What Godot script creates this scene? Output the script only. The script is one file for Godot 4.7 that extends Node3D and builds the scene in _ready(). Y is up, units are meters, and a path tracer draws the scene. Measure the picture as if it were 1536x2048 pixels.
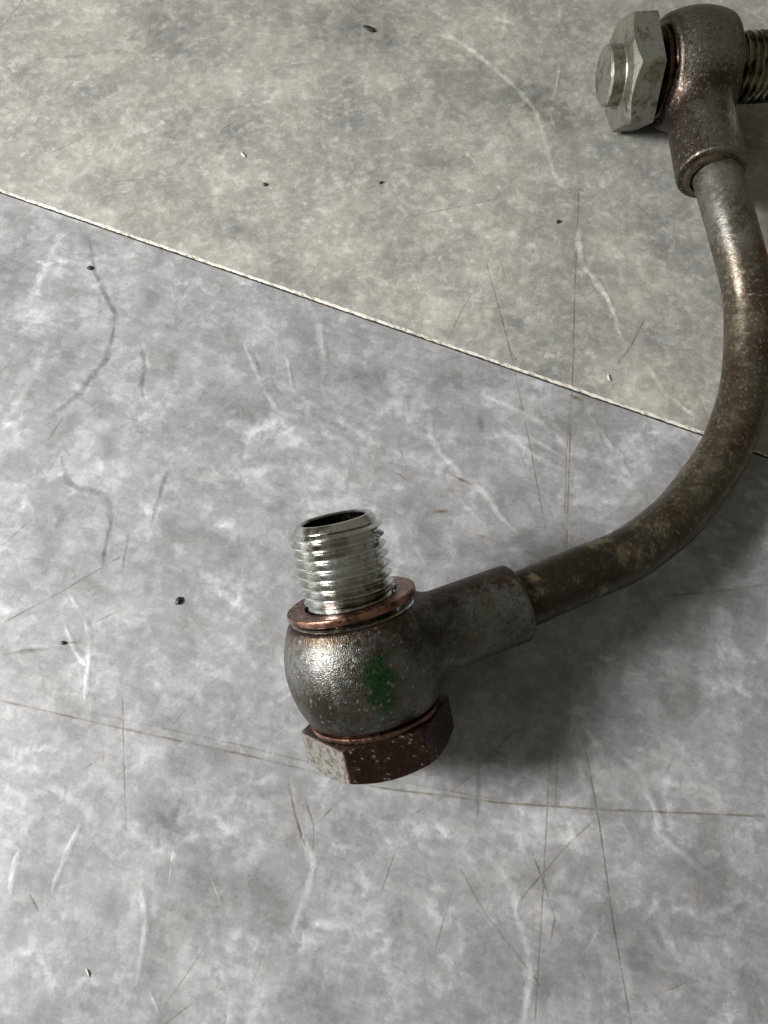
extends Node3D
# A bent oil pipe with banjo ends lying on worn vinyl floor tiles. Lengths inside the builders are millimetres; MM turns them into metres.

const MM := 0.001
const TEX_W := 1680            # print of the floor: 8 texels per millimetre
const TEX_H := 1880
const FLOOR_X := -105.0
const FLOOR_Z := -190.0
const SEAM := Vector2(-84.35, -124.55)      # a point of the long joint, and its direction
const ALONG := Vector2(0.9277, 0.3734)
const ACROSS := Vector2(0.3734, -0.9277)
const LEFT_JOINT := -25.8              # where the short joint crosses, measured along the long one
const STEP_UP := 0.4                        # the upper tile stands this much proud of the lower one

var rng := RandomNumberGenerator.new()
var ink: PackedFloat32Array
var relief: PackedFloat32Array
var rust: PackedFloat32Array
var cloud_falloff: PackedFloat32Array
var wobble: FastNoiseLite
var coarse: FastNoiseLite
var middle: FastNoiseLite
var fine: FastNoiseLite
var mottle: FastNoiseLite
var patch: FastNoiseLite
var speck: FastNoiseLite
var fleck_noise: FastNoiseLite
var web: FastNoiseLite
var shards: FastNoiseLite
var gritty: FastNoiseLite
var rows_color: Array = []
var rows_grey: Array = []
var rows_height: Array = []
var rows_rough: Array = []
var lock := Mutex.new()
var M := {}


func noise(the_seed: int, wavelength: float, octaves: int, gain := 0.5) -> FastNoiseLite:
	var n := FastNoiseLite.new()
	n.noise_type = FastNoiseLite.TYPE_SIMPLEX_SMOOTH
	n.seed = the_seed
	n.frequency = 1.0 / wavelength
	n.fractal_type = FastNoiseLite.FRACTAL_FBM
	n.fractal_octaves = octaves
	n.fractal_gain = gain
	return n


func _ready() -> void:
	rng.seed = 20
	camera_and_light()
	noises()
	build_floor()
	metals()
	build_pipe()
	build_lower_bolt()
	build_upper_bolt()
	build_washers()
	build_grit()


func camera_and_light() -> void:
	var cam := Camera3D.new()
	cam.name = "camera"
	cam.fov = 66.58
	cam.near = 0.01
	cam.far = 20.0
	add_child(cam)
	cam.position = Vector3(0, 0.137, 0)
	cam.rotation_degrees = Vector3(-70, 0, 0)
	cam.current = true
	var env := Environment.new()
	env.background_mode = Environment.BG_COLOR
	env.background_color = Color(0.158, 0.147, 0.118).linear_to_srgb()
	env.tonemap_mode = Environment.TONE_MAPPER_LINEAR
	env.tonemap_exposure = 1.0
	env.sdfgi_enabled = true
	env.ssao_enabled = true
	env.ssil_enabled = true
	var we := WorldEnvironment.new()
	we.name = "environment"
	we.environment = env
	add_child(we)
	window_light()


func window_light() -> void:
	# the window that the ball, the thread and the vinyl mirror: unseen, at left; a small near pane stands in, sized for falloff
	var dir := Vector3(-0.83, 0.54, 0.10).normalized()
	var dist := 0.50
	var size := Vector2(0.128, 0.148)
	var w := thing("window", "small near pane standing in for the window, in a white frame, left of the floor", "window", Vector3.ZERO)
	w.transform = Transform3D(Basis.looking_at(-dir, Vector3.UP), dir * dist + Vector3(0, 0, -0.06))
	var glow := StandardMaterial3D.new()
	glow.albedo_color = Color(0.8, 0.85, 0.9)
	glow.emission_enabled = true
	glow.emission = Color(0.95, 0.98, 1.0)
	glow.emission_energy_multiplier = 3.0
	var white := StandardMaterial3D.new()
	white.albedo_color = Color(0.85, 0.85, 0.83)
	white.roughness = 0.5
	var pane := MeshInstance3D.new()
	pane.name = "pane"
	var pm := BoxMesh.new()
	pm.size = Vector3(size.x, size.y, 0.006)
	pane.mesh = pm
	pane.material_override = glow
	pane.position = Vector3(0, 0, 0.004)
	w.add_child(pane)
	for k in 4:
		var bar := MeshInstance3D.new()
		bar.name = "frame"
		var bm := BoxMesh.new()
		var upright := k < 2
		bm.size = Vector3(0.04, size.y + 0.08, 0.03) if upright else Vector3(size.x, 0.04, 0.03)
		bar.mesh = bm
		bar.material_override = white
		var side := -1.0 if k % 2 == 0 else 1.0
		bar.position = Vector3(side * (size.x + 0.042) / 2, 0, 0) if upright else Vector3(0, side * (size.y + 0.042) / 2, 0)
		w.add_child(bar, true)
	var l := AreaLight3D.new()
	l.name = "window_glow"
	l.area_size = size
	l.light_color = Color(1.0, 0.993, 0.984)
	l.light_energy = 27.5
	l.area_normalize_energy = false
	l.area_range = 4.0
	l.area_attenuation = 2.0
	l.shadow_enabled = true
	w.add_child(l)
	l.position = Vector3(0, 0, -0.004)


# ---------------------------------------------------------------- naming

func thing(called: String, label: String, category: String, at: Vector3, group := "") -> Node3D:
	var o := Node3D.new()
	o.name = called
	add_child(o, true)
	o.position = at
	o.set_meta("label", label)
	o.set_meta("category", category)
	if group:
		o.set_meta("group", group)
	return o


func part(called: String, mesh: Mesh, material: Material, parent: Node3D) -> MeshInstance3D:
	var o := MeshInstance3D.new()
	o.name = called
	o.mesh = mesh
	o.material_override = material
	o.cast_shadow = GeometryInstance3D.SHADOW_CASTING_SETTING_ON
	parent.add_child(o, true)
	return o


func frame(origin_mm: Vector3, y_axis: Vector3, towards: Vector3) -> Transform3D:
	var y := y_axis.normalized()
	var x := (towards - y * towards.dot(y)).normalized()
	return Transform3D(Basis(x, y, x.cross(y)), origin_mm * MM)


# ---------------------------------------------------------------- meshes

class Shape:
	var pos := PackedVector3Array()
	var nor := PackedVector3Array()
	var col := PackedColorArray()
	var idx := PackedInt32Array()

	func add(p: Vector3, n: Vector3, c: Color) -> int:
		pos.append(p)
		nor.append(n)
		col.append(c)
		return pos.size() - 1

	func tri(a: int, b: int, c: int) -> void:
		if (pos[b] - pos[a]).cross(pos[c] - pos[a]).dot(nor[a] + nor[b] + nor[c]) > 0.0:
			idx.append_array(PackedInt32Array([a, c, b]))
		else:
			idx.append_array(PackedInt32Array([a, b, c]))

	func quad(a: int, b: int, c: int, d: int) -> void:
		tri(a, b, c)
		tri(a, c, d)

	# rows of points; every row has the same length; wrap joins the last column to the first
	func sheet(rows: Array, wrap: bool, paint: Callable, outward: Callable) -> void:
		var n: int = rows[0].size()
		var first := pos.size()
		for i in rows.size():
			var up: PackedVector3Array = rows[mini(i + 1, rows.size() - 1)]
			var down: PackedVector3Array = rows[maxi(i - 1, 0)]
			var here: PackedVector3Array = rows[i]
			for j in n:
				var r := here[(j + 1) % n] if wrap else here[mini(j + 1, n - 1)]
				var l := here[(j + n - 1) % n] if wrap else here[maxi(j - 1, 0)]
				var nn := (up[j] - down[j]).cross(r - l).normalized()
				var o: Vector3 = outward.call(here[j], i, j)
				if nn.length_squared() < 0.5:
					nn = o
				if nn.dot(o) < 0.0:
					nn = -nn
				add(here[j], nn, paint.call(here[j], nn))
		for i in rows.size() - 1:
			for j in (n if wrap else n - 1):
				var k := (j + 1) % n
				quad(first + i * n + j, first + i * n + k, first + (i + 1) * n + k, first + (i + 1) * n + j)

	func done(scale: float) -> ArrayMesh:
		var a := []
		a.resize(Mesh.ARRAY_MAX)
		var p := PackedVector3Array()
		p.resize(pos.size())
		for i in pos.size():
			p[i] = pos[i] * scale
		a[Mesh.ARRAY_VERTEX] = p
		a[Mesh.ARRAY_NORMAL] = nor
		a[Mesh.ARRAY_COLOR] = col
		a[Mesh.ARRAY_INDEX] = idx
		var m := ArrayMesh.new()
		m.add_surface_from_arrays(Mesh.PRIMITIVE_TRIANGLES, a)
		return m


# turns a profile of (radius, height) round the y axis; corners sharper than 25 degrees stay sharp; long pieces are cut to `cut` mm
func lathe(s: Shape, profile: Array, around: int, cut: float, paint: Callable) -> void:
	var pieces := []
	var run := [profile[0]]
	for i in range(1, profile.size()):
		run.append(profile[i])
		if i < profile.size() - 1:
			var a: Vector2 = profile[i] - profile[i - 1]
			var b: Vector2 = profile[i + 1] - profile[i]
			if absf(a.angle_to(b)) > deg_to_rad(25):
				pieces.append(run)
				run = [profile[i]]
	pieces.append(run)
	for piece in pieces:
		var line := []
		for i in piece.size() - 1:
			var steps := maxi(1, int(ceil((piece[i + 1] - piece[i]).length() / cut)))
			for k in steps:
				line.append(piece[i].lerp(piece[i + 1], float(k) / steps))
		line.append(piece[-1])
		var rows := []
		var sides := PackedVector2Array()
		for i in line.size():
			var t: Vector2 = (line[mini(i + 1, line.size() - 1)] - line[maxi(i - 1, 0)]).normalized()
			sides.append(Vector2(t.y, -t.x))
			var row := PackedVector3Array()
			for j in around:
				var q := TAU * j / around
				row.append(Vector3(cos(q) * line[i].x, line[i].y, sin(q) * line[i].x))
			rows.append(row)
		s.sheet(rows, true, paint, func(_p, i, j): return Vector3(cos(TAU * j / around) * sides[i].x, sides[i].y, sin(TAU * j / around) * sides[i].x))


# an external screw thread: the profile follows a helix, clipped by a chamfer at the tip
func thread(s: Shape, y0: float, y1: float, outer: float, pitch: float, around: int, tip_chamfer: float, paint: Callable) -> void:
	var deep := 0.57 * pitch
	var prof := [Vector2(-0.05, 0.0), Vector2(0.05, 0.0), Vector2(0.09, 0.09), Vector2(0.37, 0.86), Vector2(0.46, 1.0), Vector2(0.54, 1.0), Vector2(0.63, 0.86), Vector2(0.91, 0.09), Vector2(0.95, 0.0)]
	var turns := int(ceil((y1 - y0) / pitch)) + 3
	for k in prof.size() - 1:
		var rows := []
		for step in 3:
			var at: Vector2 = prof[k].lerp(prof[k + 1], step / 2.0)
			var row := PackedVector3Array()
			for j in turns * around + 1:
				var q := TAU * j / around
				var y := clampf(y0 + (at.x - 1.5 + float(j) / around) * pitch, y0, y1)
				var r: float = outer - at.y * deep
				r += 0.012 * minf(0.0, wobble.get_noise_3d(cos(q) * 7.0, y * 1.5, sin(q) * 7.0) + 0.2) * (1.0 - at.y)
				r = minf(r, outer - tip_chamfer + (y1 - y) * 1.0)
				row.append(Vector3(cos(q) * r, y, sin(q) * r))
			rows.append(row)
		s.sheet(rows, false, paint, func(p, _i, _j): return Vector3(p.x, 0, p.z).normalized())


# hexagon prism round the y axis from y0 (chamfered end) to y1, across flats af; first corner at angle q0
func hexagon(s: Shape, y0: float, y1: float, af: float, q0: float, chamfer_low: bool, hole: float, paint: Callable) -> void:
	var ap := af / 2.0
	var rc := ap * 0.955
	var bev := 0.035
	for f in 6:
		var a := q0 + f * TAU / 6.0
		var mid := a + TAU / 12.0
		var n := Vector3(cos(mid), 0, sin(mid))
		var t := Vector3(-sin(mid), 0, cos(mid))
		var half := ap * tan(PI / 6) * (1.0 - bev)
		var wide := 40
		var tall := 28
		var rows := []
		for i in tall + 1:
			var row := PackedVector3Array()
			for j in wide + 1:
				var u := lerpf(-half, half, float(j) / wide)
				var r := sqrt(ap * ap + u * u)
				var low := y0 + ((r - rc) * tan(deg_to_rad(30)) if chamfer_low else 0.25)
				row.append(n * ap + t * u + Vector3(0, lerpf(low, y1 - 0.15, float(i) / tall), 0))
			rows.append(row)
		s.sheet(rows, false, paint, func(_p, _i, _j): return n)
		# the worn corner between this flat and the next
		var c := a + TAU / 6.0
		var cn := Vector3(cos(c), 0, sin(c))
		var n2 := Vector3(cos(c + TAU / 12.0), 0, sin(c + TAU / 12.0))
		var t2 := Vector3(-sin(c + TAU / 12.0), 0, cos(c + TAU / 12.0))
		rows = []
		var p0 := n * ap + t * half
		var p1 := n2 * ap - t2 * half
		var low2 := y0 + ((p0.length() - rc) * tan(deg_to_rad(30)) if chamfer_low else 0.25)
		for i in tall + 1:
			var y := lerpf(low2, y1 - 0.15, float(i) / tall)
			var m := (p0 + p1) / 2.0 + cn * (p1 - p0).length() * 0.12
			rows.append(PackedVector3Array([p0 + Vector3(0, y, 0), m + Vector3(0, y, 0), p1 + Vector3(0, y, 0)]))
		s.sheet(rows, false, paint, func(_p, _i, _j): return cn)
		# end faces: low end a cone down to the chamfer circle then flat, high end flat with a small broken edge
		for end in 2:
			rows = []
			var rims := [0.0, 0.06, 0.12, 0.3, 0.5, 0.75, 1.0]
			for k in rims:
				var row := PackedVector3Array()
				for j in wide + 1:
					var u := lerpf(-half, half, float(j) / wide) / (1.0 - bev)
					var q := mid + atan2(u, ap)
					var d := Vector3(cos(q), 0, sin(q))
					var r := sqrt(ap * ap + minf(absf(u), half) ** 2)
					if end == 0:
						if chamfer_low:
							var rr: float = lerpf(r, rc, minf(k / 0.12, 1.0)) if k <= 0.12 else lerpf(rc, hole, (k - 0.12) / 0.88)
							row.append(d * rr + Vector3(0, y0 + maxf(0.0, (rr - rc) * tan(deg_to_rad(30))), 0))
						else:
							var rr: float = lerpf(r, r - 0.25, minf(k / 0.06, 1.0)) if k <= 0.06 else lerpf(r - 0.25, hole, (k - 0.06) / 0.94)
							row.append(d * rr + Vector3(0, y0 + 0.25 * maxf(0.0, 1.0 - k / 0.06), 0))
					else:
						var rr: float = lerpf(r, r - 0.15, minf(k / 0.06, 1.0)) if k <= 0.06 else lerpf(r - 0.15, hole, (k - 0.06) / 0.94)
						row.append(d * rr + Vector3(0, y1 - 0.15 * maxf(0.0, 1.0 - k / 0.06), 0))
				rows.append(row)
			var up := Vector3(0, -1 if end == 0 else 1, 0)
			if end == 0 and chamfer_low:
				s.sheet(rows.slice(0, 3), false, paint, func(_p, _i, _j): return up + n * 0.5)
				s.sheet(rows.slice(2), false, paint, func(_p, _i, _j): return up)
			else:
				s.sheet(rows.slice(0, 2), false, paint, func(_p, _i, _j): return up + n)
				s.sheet(rows.slice(1), false, paint, func(_p, _i, _j): return up)


# surface nets over a distance field; the vertices are then drawn onto the field and take its gradient as their normal
func nets(s: Shape, lo: Vector3, hi: Vector3, cell: float, field: Callable, paint: Callable) -> void:
	var nx := int((hi.x - lo.x) / cell) + 2
	var ny := int((hi.y - lo.y) / cell) + 2
	var nz := int((hi.z - lo.z) / cell) + 2
	var d := PackedFloat32Array()
	d.resize(nx * ny * nz)
	d.fill(1.0)
	var b := 6
	var reach := b * cell * 0.9 + cell
	for bz in range(0, nz, b):
		for by in range(0, ny, b):
			for bx in range(0, nx, b):
				var mid: float = field.call(lo + Vector3(bx + b * 0.5, by + b * 0.5, bz + b * 0.5) * cell)
				if absf(mid) > reach * 1.3:
					for z in range(bz, mini(bz + b, nz)):
						for y in range(by, mini(by + b, ny)):
							for x in range(bx, mini(bx + b, nx)):
								d[(z * ny + y) * nx + x] = mid
					continue
				for z in range(bz, mini(bz + b, nz)):
					for y in range(by, mini(by + b, ny)):
						for x in range(bx, mini(bx + b, nx)):
							d[(z * ny + y) * nx + x] = field.call(lo + Vector3(x, y, z) * cell)
	var at := {}
	var e := 0.05
	for z in nz - 1:
		for y in ny - 1:
			for x in nx - 1:
				var k := (z * ny + y) * nx + x
				var inside := 0
				for c in 8:
					if d[k + (c & 1) + ((c >> 1) & 1) * nx + (c >> 2) * nx * ny] < 0.0:
						inside += 1
				if inside == 0 or inside == 8:
					continue
				var p := lo + (Vector3(x, y, z) + Vector3(0.5, 0.5, 0.5)) * cell
				var g := Vector3.UP
				for it in 3:
					var v: float = field.call(p)
					g = Vector3(field.call(p + Vector3(e, 0, 0)) - v, field.call(p + Vector3(0, e, 0)) - v, field.call(p + Vector3(0, 0, e)) - v) / e
					if g.length_squared() < 1e-6:
						g = Vector3.UP
					if it < 2:
						p -= g * v / g.length_squared()
				g = g.normalized()
				at[k] = s.add(p, g, paint.call(p, g))
	for k in at:
		var x: int = k % nx
		var y: int = (k / nx) % ny
		var z: int = k / (nx * ny)
		for axis in 3:
			var step: int = [1, nx, nx * ny][axis]
			var u: int = [nx, nx * ny, 1][axis]
			var w: int = [nx * ny, 1, nx][axis]
			if [y, z, x][axis] == 0 or [z, x, y][axis] == 0:
				continue
			if (d[k] < 0.0) != (d[k + step] < 0.0) and at.has(k - u) and at.has(k - w) and at.has(k - u - w):
				s.quad(at[k], at[k - u], at[k - u - w], at[k - w])


func smin(a: float, b: float, k: float) -> float:
	var h := clampf(0.5 + 0.5 * (b - a) / k, 0.0, 1.0)
	return lerpf(b, a, h) - k * h * (1.0 - h)


func smax(a: float, b: float, k: float) -> float:
	return -smin(-a, -b, k)


func noises() -> void:
	wobble = noise(3, 1.6, 3)
	coarse = noise(4, 30.0, 4)
	middle = noise(5, 7.5, 4, 0.55)
	fine = noise(6, 1.9, 5, 0.65)
	mottle = noise(7, 3.6, 3, 0.5)
	patch = noise(8, 16.0, 3)
	speck = noise(9, 0.42, 2)
	fleck_noise = noise(10, 1.7, 4, 0.6)
	shards = noise(16, 7.0, 5, 0.62)
	shards.noise_type = FastNoiseLite.TYPE_PERLIN
	gritty = noise(14, 0.85, 3, 0.6)
	web = noise(12, 21.0, 3, 0.5)
	web.fractal_type = FastNoiseLite.FRACTAL_RIDGED
	fleck_noise.noise_type = FastNoiseLite.TYPE_VALUE_CUBIC
	middle.noise_type = FastNoiseLite.TYPE_PERLIN
	fine.noise_type = FastNoiseLite.TYPE_PERLIN


# ---------------------------------------------------------------- the floor

# the print and the embossing of the vinyl: a worn line, vein or stain through points given in millimetres on the floor
func stroke(points: Array, half: float, tone: float, height: float, stain: float) -> void:
	var total := 0.0
	for i in points.size() - 1:
		total += points[i].distance_to(points[i + 1])
	var passed := 0.0
	var salt := rng.randf() * 500.0
	for i in points.size() - 1:
		var a: Vector2 = points[i]
		var b: Vector2 = points[i + 1]
		var ab := b - a
		var l := ab.length()
		var reach := half * 2.2 + 0.3
		var x0 := clampi(int((minf(a.x, b.x) - reach - FLOOR_X) * 8.0), 0, TEX_W - 1)
		var x1 := clampi(int((maxf(a.x, b.x) + reach - FLOOR_X) * 8.0), 0, TEX_W - 1)
		var z0 := clampi(int((minf(a.y, b.y) - reach - FLOOR_Z) * 8.0), 0, TEX_H - 1)
		var z1 := clampi(int((maxf(a.y, b.y) + reach - FLOOR_Z) * 8.0), 0, TEX_H - 1)
		for iz in range(z0, z1 + 1):
			for ix in range(x0, x1 + 1):
				var p := Vector2(FLOOR_X + ix / 8.0, FLOOR_Z + iz / 8.0)
				var h := clampf((p - a).dot(ab) / (l * l), 0.0, 1.0)
				var dist := p.distance_to(a + ab * h)
				if dist > reach:
					continue
				var s := passed + h * l
				var ends := clampf(minf(s, total - s) / (half * 4.0 + 1.0), 0.12, 1.0)
				var w := half * (0.5 + 0.5 * ends) * (1.0 + 0.55 * wobble.get_noise_2d(s * 0.3 + salt, salt))
				var f := 0.0
				if half > 0.3:
					var torn := dist + half * (0.55 * wobble.get_noise_2d(p.x * 0.55, p.y * 0.55) + 0.14 * wobble.get_noise_2d(p.x * 2.2, p.y * 2.2))
					f = 1.0 - smoothstep(0.0, w * 1.35 + 0.1, torn)
					f *= clampf(0.8 + 0.8 * wobble.get_noise_2d(s * 0.25 + salt, 50.0), 0.25, 1.0)
				else:
					f = 1.0 - smoothstep(w * 0.3, w + 0.09, dist + half * 0.5 * wobble.get_noise_2d(p.x * 2.2, p.y * 2.2))
					f *= clampf(0.65 + 0.8 * wobble.get_noise_2d(s * 0.22 + salt, 50.0), 0.12, 1.0)
				f *= 0.35 + 0.65 * ends
				if f <= 0.0:
					continue
				var k := iz * TEX_W + ix
				if half > 3.0:  # wide strokes: printed clouds and the painted light falloff
					cloud_falloff[k] += tone * f
				elif absf(tone * f) > absf(ink[k]):
					ink[k] = tone * f
				if absf(height * f) > absf(relief[k]):
					relief[k] = height * f
				rust[k] = maxf(rust[k], stain * f)
		passed += l

func paint_marks() -> void:
	# clouds of the print; the broadest paint light falloff at far edge and foreground
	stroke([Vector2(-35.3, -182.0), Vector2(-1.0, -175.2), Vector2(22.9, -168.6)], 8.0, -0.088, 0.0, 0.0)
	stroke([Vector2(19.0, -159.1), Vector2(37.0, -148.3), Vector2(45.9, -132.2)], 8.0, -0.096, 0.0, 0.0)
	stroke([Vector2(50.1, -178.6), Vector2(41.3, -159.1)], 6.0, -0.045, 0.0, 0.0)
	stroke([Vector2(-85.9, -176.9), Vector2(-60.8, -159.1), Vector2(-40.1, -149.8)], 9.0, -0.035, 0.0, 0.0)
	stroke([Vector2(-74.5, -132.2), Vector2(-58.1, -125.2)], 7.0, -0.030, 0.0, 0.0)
	stroke([Vector2(-15.9, -113.1), Vector2(3.4, -101.6), Vector2(19.7, -91.8)], 8.0, 0.030, 0.0, 0.0)
	stroke([Vector2(-7.6, -132.2), Vector2(14.4, -119.8), Vector2(30.6, -101.6)], 10.0, 0.025, 0.0, 0.0)
	stroke([Vector2(-47.6, -119.8), Vector2(-37.4, -113.1)], 5.0, 0.030, 0.0, 0.0)
	stroke([Vector2(-79.6, -115.8), Vector2(-68.6, -106.7), Vector2(-70.6, -91.8)], 6.0, 0.050, 0.0, 0.0)
	stroke([Vector2(-45.9, -101.6), Vector2(-35.7, -91.8), Vector2(-21.3, -90.6)], 6.0, 0.035, 0.0, 0.0)
	stroke([Vector2(-32.1, -70.1), Vector2(-22.2, -66.8), Vector2(-17.1, -62.6)], 5.0, 0.070, 0.0, 0.0)
	stroke([Vector2(-16.0, -58.4), Vector2(-6.4, -54.3), Vector2(-2.6, -49.3)], 5.0, 0.060, 0.0, 0.0)
	stroke([Vector2(-33.0, -56.3), Vector2(-19.8, -57.4)], 4.0, 0.050, 0.0, 0.0)
	stroke([Vector2(-70.6, -65.8), Vector2(-62.4, -62.6)], 5.0, 0.030, 0.0, 0.0)
	stroke([Vector2(-24.3, -37.7), Vector2(-20.4, -32.1)], 6.0, 0.040, 0.0, 0.0)
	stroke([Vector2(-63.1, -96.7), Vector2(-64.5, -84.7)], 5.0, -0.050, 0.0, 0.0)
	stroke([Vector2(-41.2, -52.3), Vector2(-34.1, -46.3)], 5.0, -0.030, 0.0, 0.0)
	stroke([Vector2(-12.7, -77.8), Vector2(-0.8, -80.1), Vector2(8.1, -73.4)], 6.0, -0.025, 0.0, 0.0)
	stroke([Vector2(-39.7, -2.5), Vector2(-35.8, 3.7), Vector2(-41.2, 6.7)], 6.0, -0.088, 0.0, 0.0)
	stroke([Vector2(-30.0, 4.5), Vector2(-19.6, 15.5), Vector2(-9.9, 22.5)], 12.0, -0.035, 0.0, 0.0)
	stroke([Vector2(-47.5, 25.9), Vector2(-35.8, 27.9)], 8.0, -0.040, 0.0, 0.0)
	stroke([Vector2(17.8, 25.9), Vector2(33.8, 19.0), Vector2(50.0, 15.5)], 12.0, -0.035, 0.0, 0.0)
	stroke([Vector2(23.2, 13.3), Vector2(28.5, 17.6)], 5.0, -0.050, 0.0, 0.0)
	stroke([Vector2(1.0, -8.9), Vector2(19.3, -2.5), Vector2(23.0, 3.7)], 6.0, 0.040, 0.0, 0.0)
	stroke([Vector2(-0.7, 4.5), Vector2(10.7, 6.0)], 5.0, 0.050, 0.0, 0.0)
	stroke([Vector2(36.0, -4.1), Vector2(40.7, -0.9)], 5.0, 0.030, 0.0, 0.0)
	stroke([Vector2(-92.6, -173.6), Vector2(-56.4, -173.6), Vector2(-15.2, -165.4)], 14.0, -0.080, 0.0, 0.0)  # dimmer light at the far edge, put into the print
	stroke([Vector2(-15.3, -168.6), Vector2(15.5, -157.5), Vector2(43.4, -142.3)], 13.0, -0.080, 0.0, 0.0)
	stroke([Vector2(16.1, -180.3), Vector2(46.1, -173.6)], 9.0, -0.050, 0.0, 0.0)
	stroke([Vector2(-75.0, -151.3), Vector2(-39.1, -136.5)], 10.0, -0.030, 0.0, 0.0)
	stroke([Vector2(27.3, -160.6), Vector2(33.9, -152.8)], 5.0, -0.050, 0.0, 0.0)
	stroke([Vector2(-53.7, 9.7), Vector2(-29.4, 11.9), Vector2(-5.4, 15.5)], 16.0, -0.044, 0.0, 0.0)  # dimmer light in the foreground, put into the print
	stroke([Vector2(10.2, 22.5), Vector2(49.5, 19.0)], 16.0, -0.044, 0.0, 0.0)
	# veins, scratches and stains
	stroke([Vector2(11.1, -171.9), Vector2(15.8, -171.1), Vector2(19.9, -167.8), Vector2(25.6, -161.4), Vector2(31.6, -153.6), Vector2(34.7, -148.3), Vector2(36.0, -141.6), Vector2(37.1, -133.6), Vector2(37.7, -129.4), Vector2(40.3, -124.6)], 0.75, 0.177, 0.75, 0.00)
	stroke([Vector2(42.0, -115.1), Vector2(41.6, -111.2), Vector2(41.9, -105.4), Vector2(44.2, -101.6), Vector2(46.4, -96.7), Vector2(47.5, -93.0), Vector2(47.8, -89.4)], 0.75, 0.208, 1.00, 0.00)
	stroke([Vector2(47.2, -91.8), Vector2(48.1, -88.2), Vector2(49.0, -85.7)], 0.40, 0.156, 0.75, 0.00)
	stroke([Vector2(51.5, -82.2), Vector2(53.2, -80.1), Vector2(54.5, -77.3), Vector2(55.6, -74.8), Vector2(59.5, -70.9), Vector2(61.7, -69.0)], 0.70, 0.135, 0.75, 0.00)
	stroke([Vector2(30.3, -183.7), Vector2(29.4, -176.9), Vector2(27.7, -168.6)], 0.90, 0.125, 0.75, 0.00)
	stroke([Vector2(41.6, -162.2), Vector2(39.7, -152.8)], 0.40, 0.104, 0.75, 0.00)
	stroke([Vector2(38.1, -147.5), Vector2(38.9, -142.3)], 0.40, 0.104, 0.75, 0.00)
	stroke([Vector2(-59.2, -5.3), Vector2(-56.0, -2.9), Vector2(-52.7, -0.1), Vector2(-49.1, 1.6), Vector2(-46.8, 3.7), Vector2(-47.1, 5.8)], 0.80, 0.146, 0.75, 0.00)
	stroke([Vector2(-49.6, 4.5), Vector2(-51.1, 8.2), Vector2(-52.0, 11.5), Vector2(-52.7, 14.1)], 0.50, 0.146, 0.75, 0.00)
	stroke([Vector2(-62.4, 6.0), Vector2(-58.9, 8.2), Vector2(-59.3, 12.6), Vector2(-59.1, 14.8)], 0.60, 0.156, 0.75, 0.00)
	stroke([Vector2(-68.4, -87.1), Vector2(-69.4, -80.1), Vector2(-71.8, -73.4), Vector2(-74.3, -67.9)], 0.90, 0.104, 0.75, 0.00)
	stroke([Vector2(-38.9, 12.6), Vector2(-37.3, 18.3), Vector2(-37.5, 22.5), Vector2(-37.8, 26.9)], 0.60, 0.104, 0.75, 0.00)
	stroke([Vector2(-35.7, 28.2), Vector2(-33.9, 31.2)], 0.30, 0.146, 0.75, 0.00)
	stroke([Vector2(-13.7, 4.8), Vector2(-11.1, 9.7), Vector2(-11.9, 14.1), Vector2(-13.9, 19.0), Vector2(-14.3, 21.1)], 0.60, 0.104, 0.75, 0.00)
	stroke([Vector2(39.3, -7.3), Vector2(42.7, -4.1), Vector2(43.9, -0.1), Vector2(45.0, 2.9), Vector2(44.7, 5.6), Vector2(47.8, 8.2), Vector2(52.8, 12.6)], 0.80, 0.125, 0.75, 0.00)
	stroke([Vector2(32.2, -8.1), Vector2(33.1, -4.1), Vector2(33.9, 0.6), Vector2(33.5, 3.7)], 0.70, 0.094, 0.75, 0.00)
	stroke([Vector2(39.3, 4.5), Vector2(40.2, 7.5)], 0.60, 0.125, 0.75, 0.00)
	stroke([Vector2(18.6, 10.8), Vector2(21.2, 14.4), Vector2(20.8, 16.9), Vector2(21.7, 19.7), Vector2(22.5, 22.5), Vector2(22.6, 26.5), Vector2(21.1, 32.3)], 0.70, 0.166, 0.75, 0.00)
	stroke([Vector2(44.3, 16.5), Vector2(47.5, 16.8), Vector2(49.7, 17.6), Vector2(53.8, 16.9), Vector2(58.0, 14.8)], 0.70, 0.125, 0.75, 0.00)
	stroke([Vector2(43.4, 18.9), Vector2(44.6, 21.1), Vector2(45.3, 22.8), Vector2(45.8, 24.7)], 0.80, 0.135, 0.75, 0.00)
	stroke([Vector2(42.3, 19.0), Vector2(43.1, 21.8)], 0.90, -0.130, -0.75, 0.00)
	stroke([Vector2(52.8, 28.5), Vector2(52.4, 32.1)], 0.70, 0.125, 0.75, 0.00)
	stroke([Vector2(-16.2, -97.9), Vector2(-13.1, -90.6), Vector2(-11.9, -82.4), Vector2(-12.2, -76.7)], 0.80, 0.094, 0.75, 0.00)
	stroke([Vector2(-20.7, -77.8), Vector2(-15.6, -73.4), Vector2(-8.6, -69.0), Vector2(-2.2, -64.7), Vector2(3.1, -62.0)], 0.80, 0.135, 0.75, 0.00)
	stroke([Vector2(7.1, -74.5), Vector2(9.0, -70.1), Vector2(9.1, -65.8), Vector2(10.8, -62.0), Vector2(14.5, -57.9), Vector2(19.1, -53.8), Vector2(21.7, -49.3), Vector2(24.3, -46.3)], 0.70, 0.156, 0.75, 0.00)
	stroke([Vector2(16.1, -76.7), Vector2(21.9, -73.4), Vector2(28.6, -70.1), Vector2(33.2, -66.3), Vector2(35.8, -62.6)], 0.70, 0.114, 0.75, 0.00)
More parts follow.
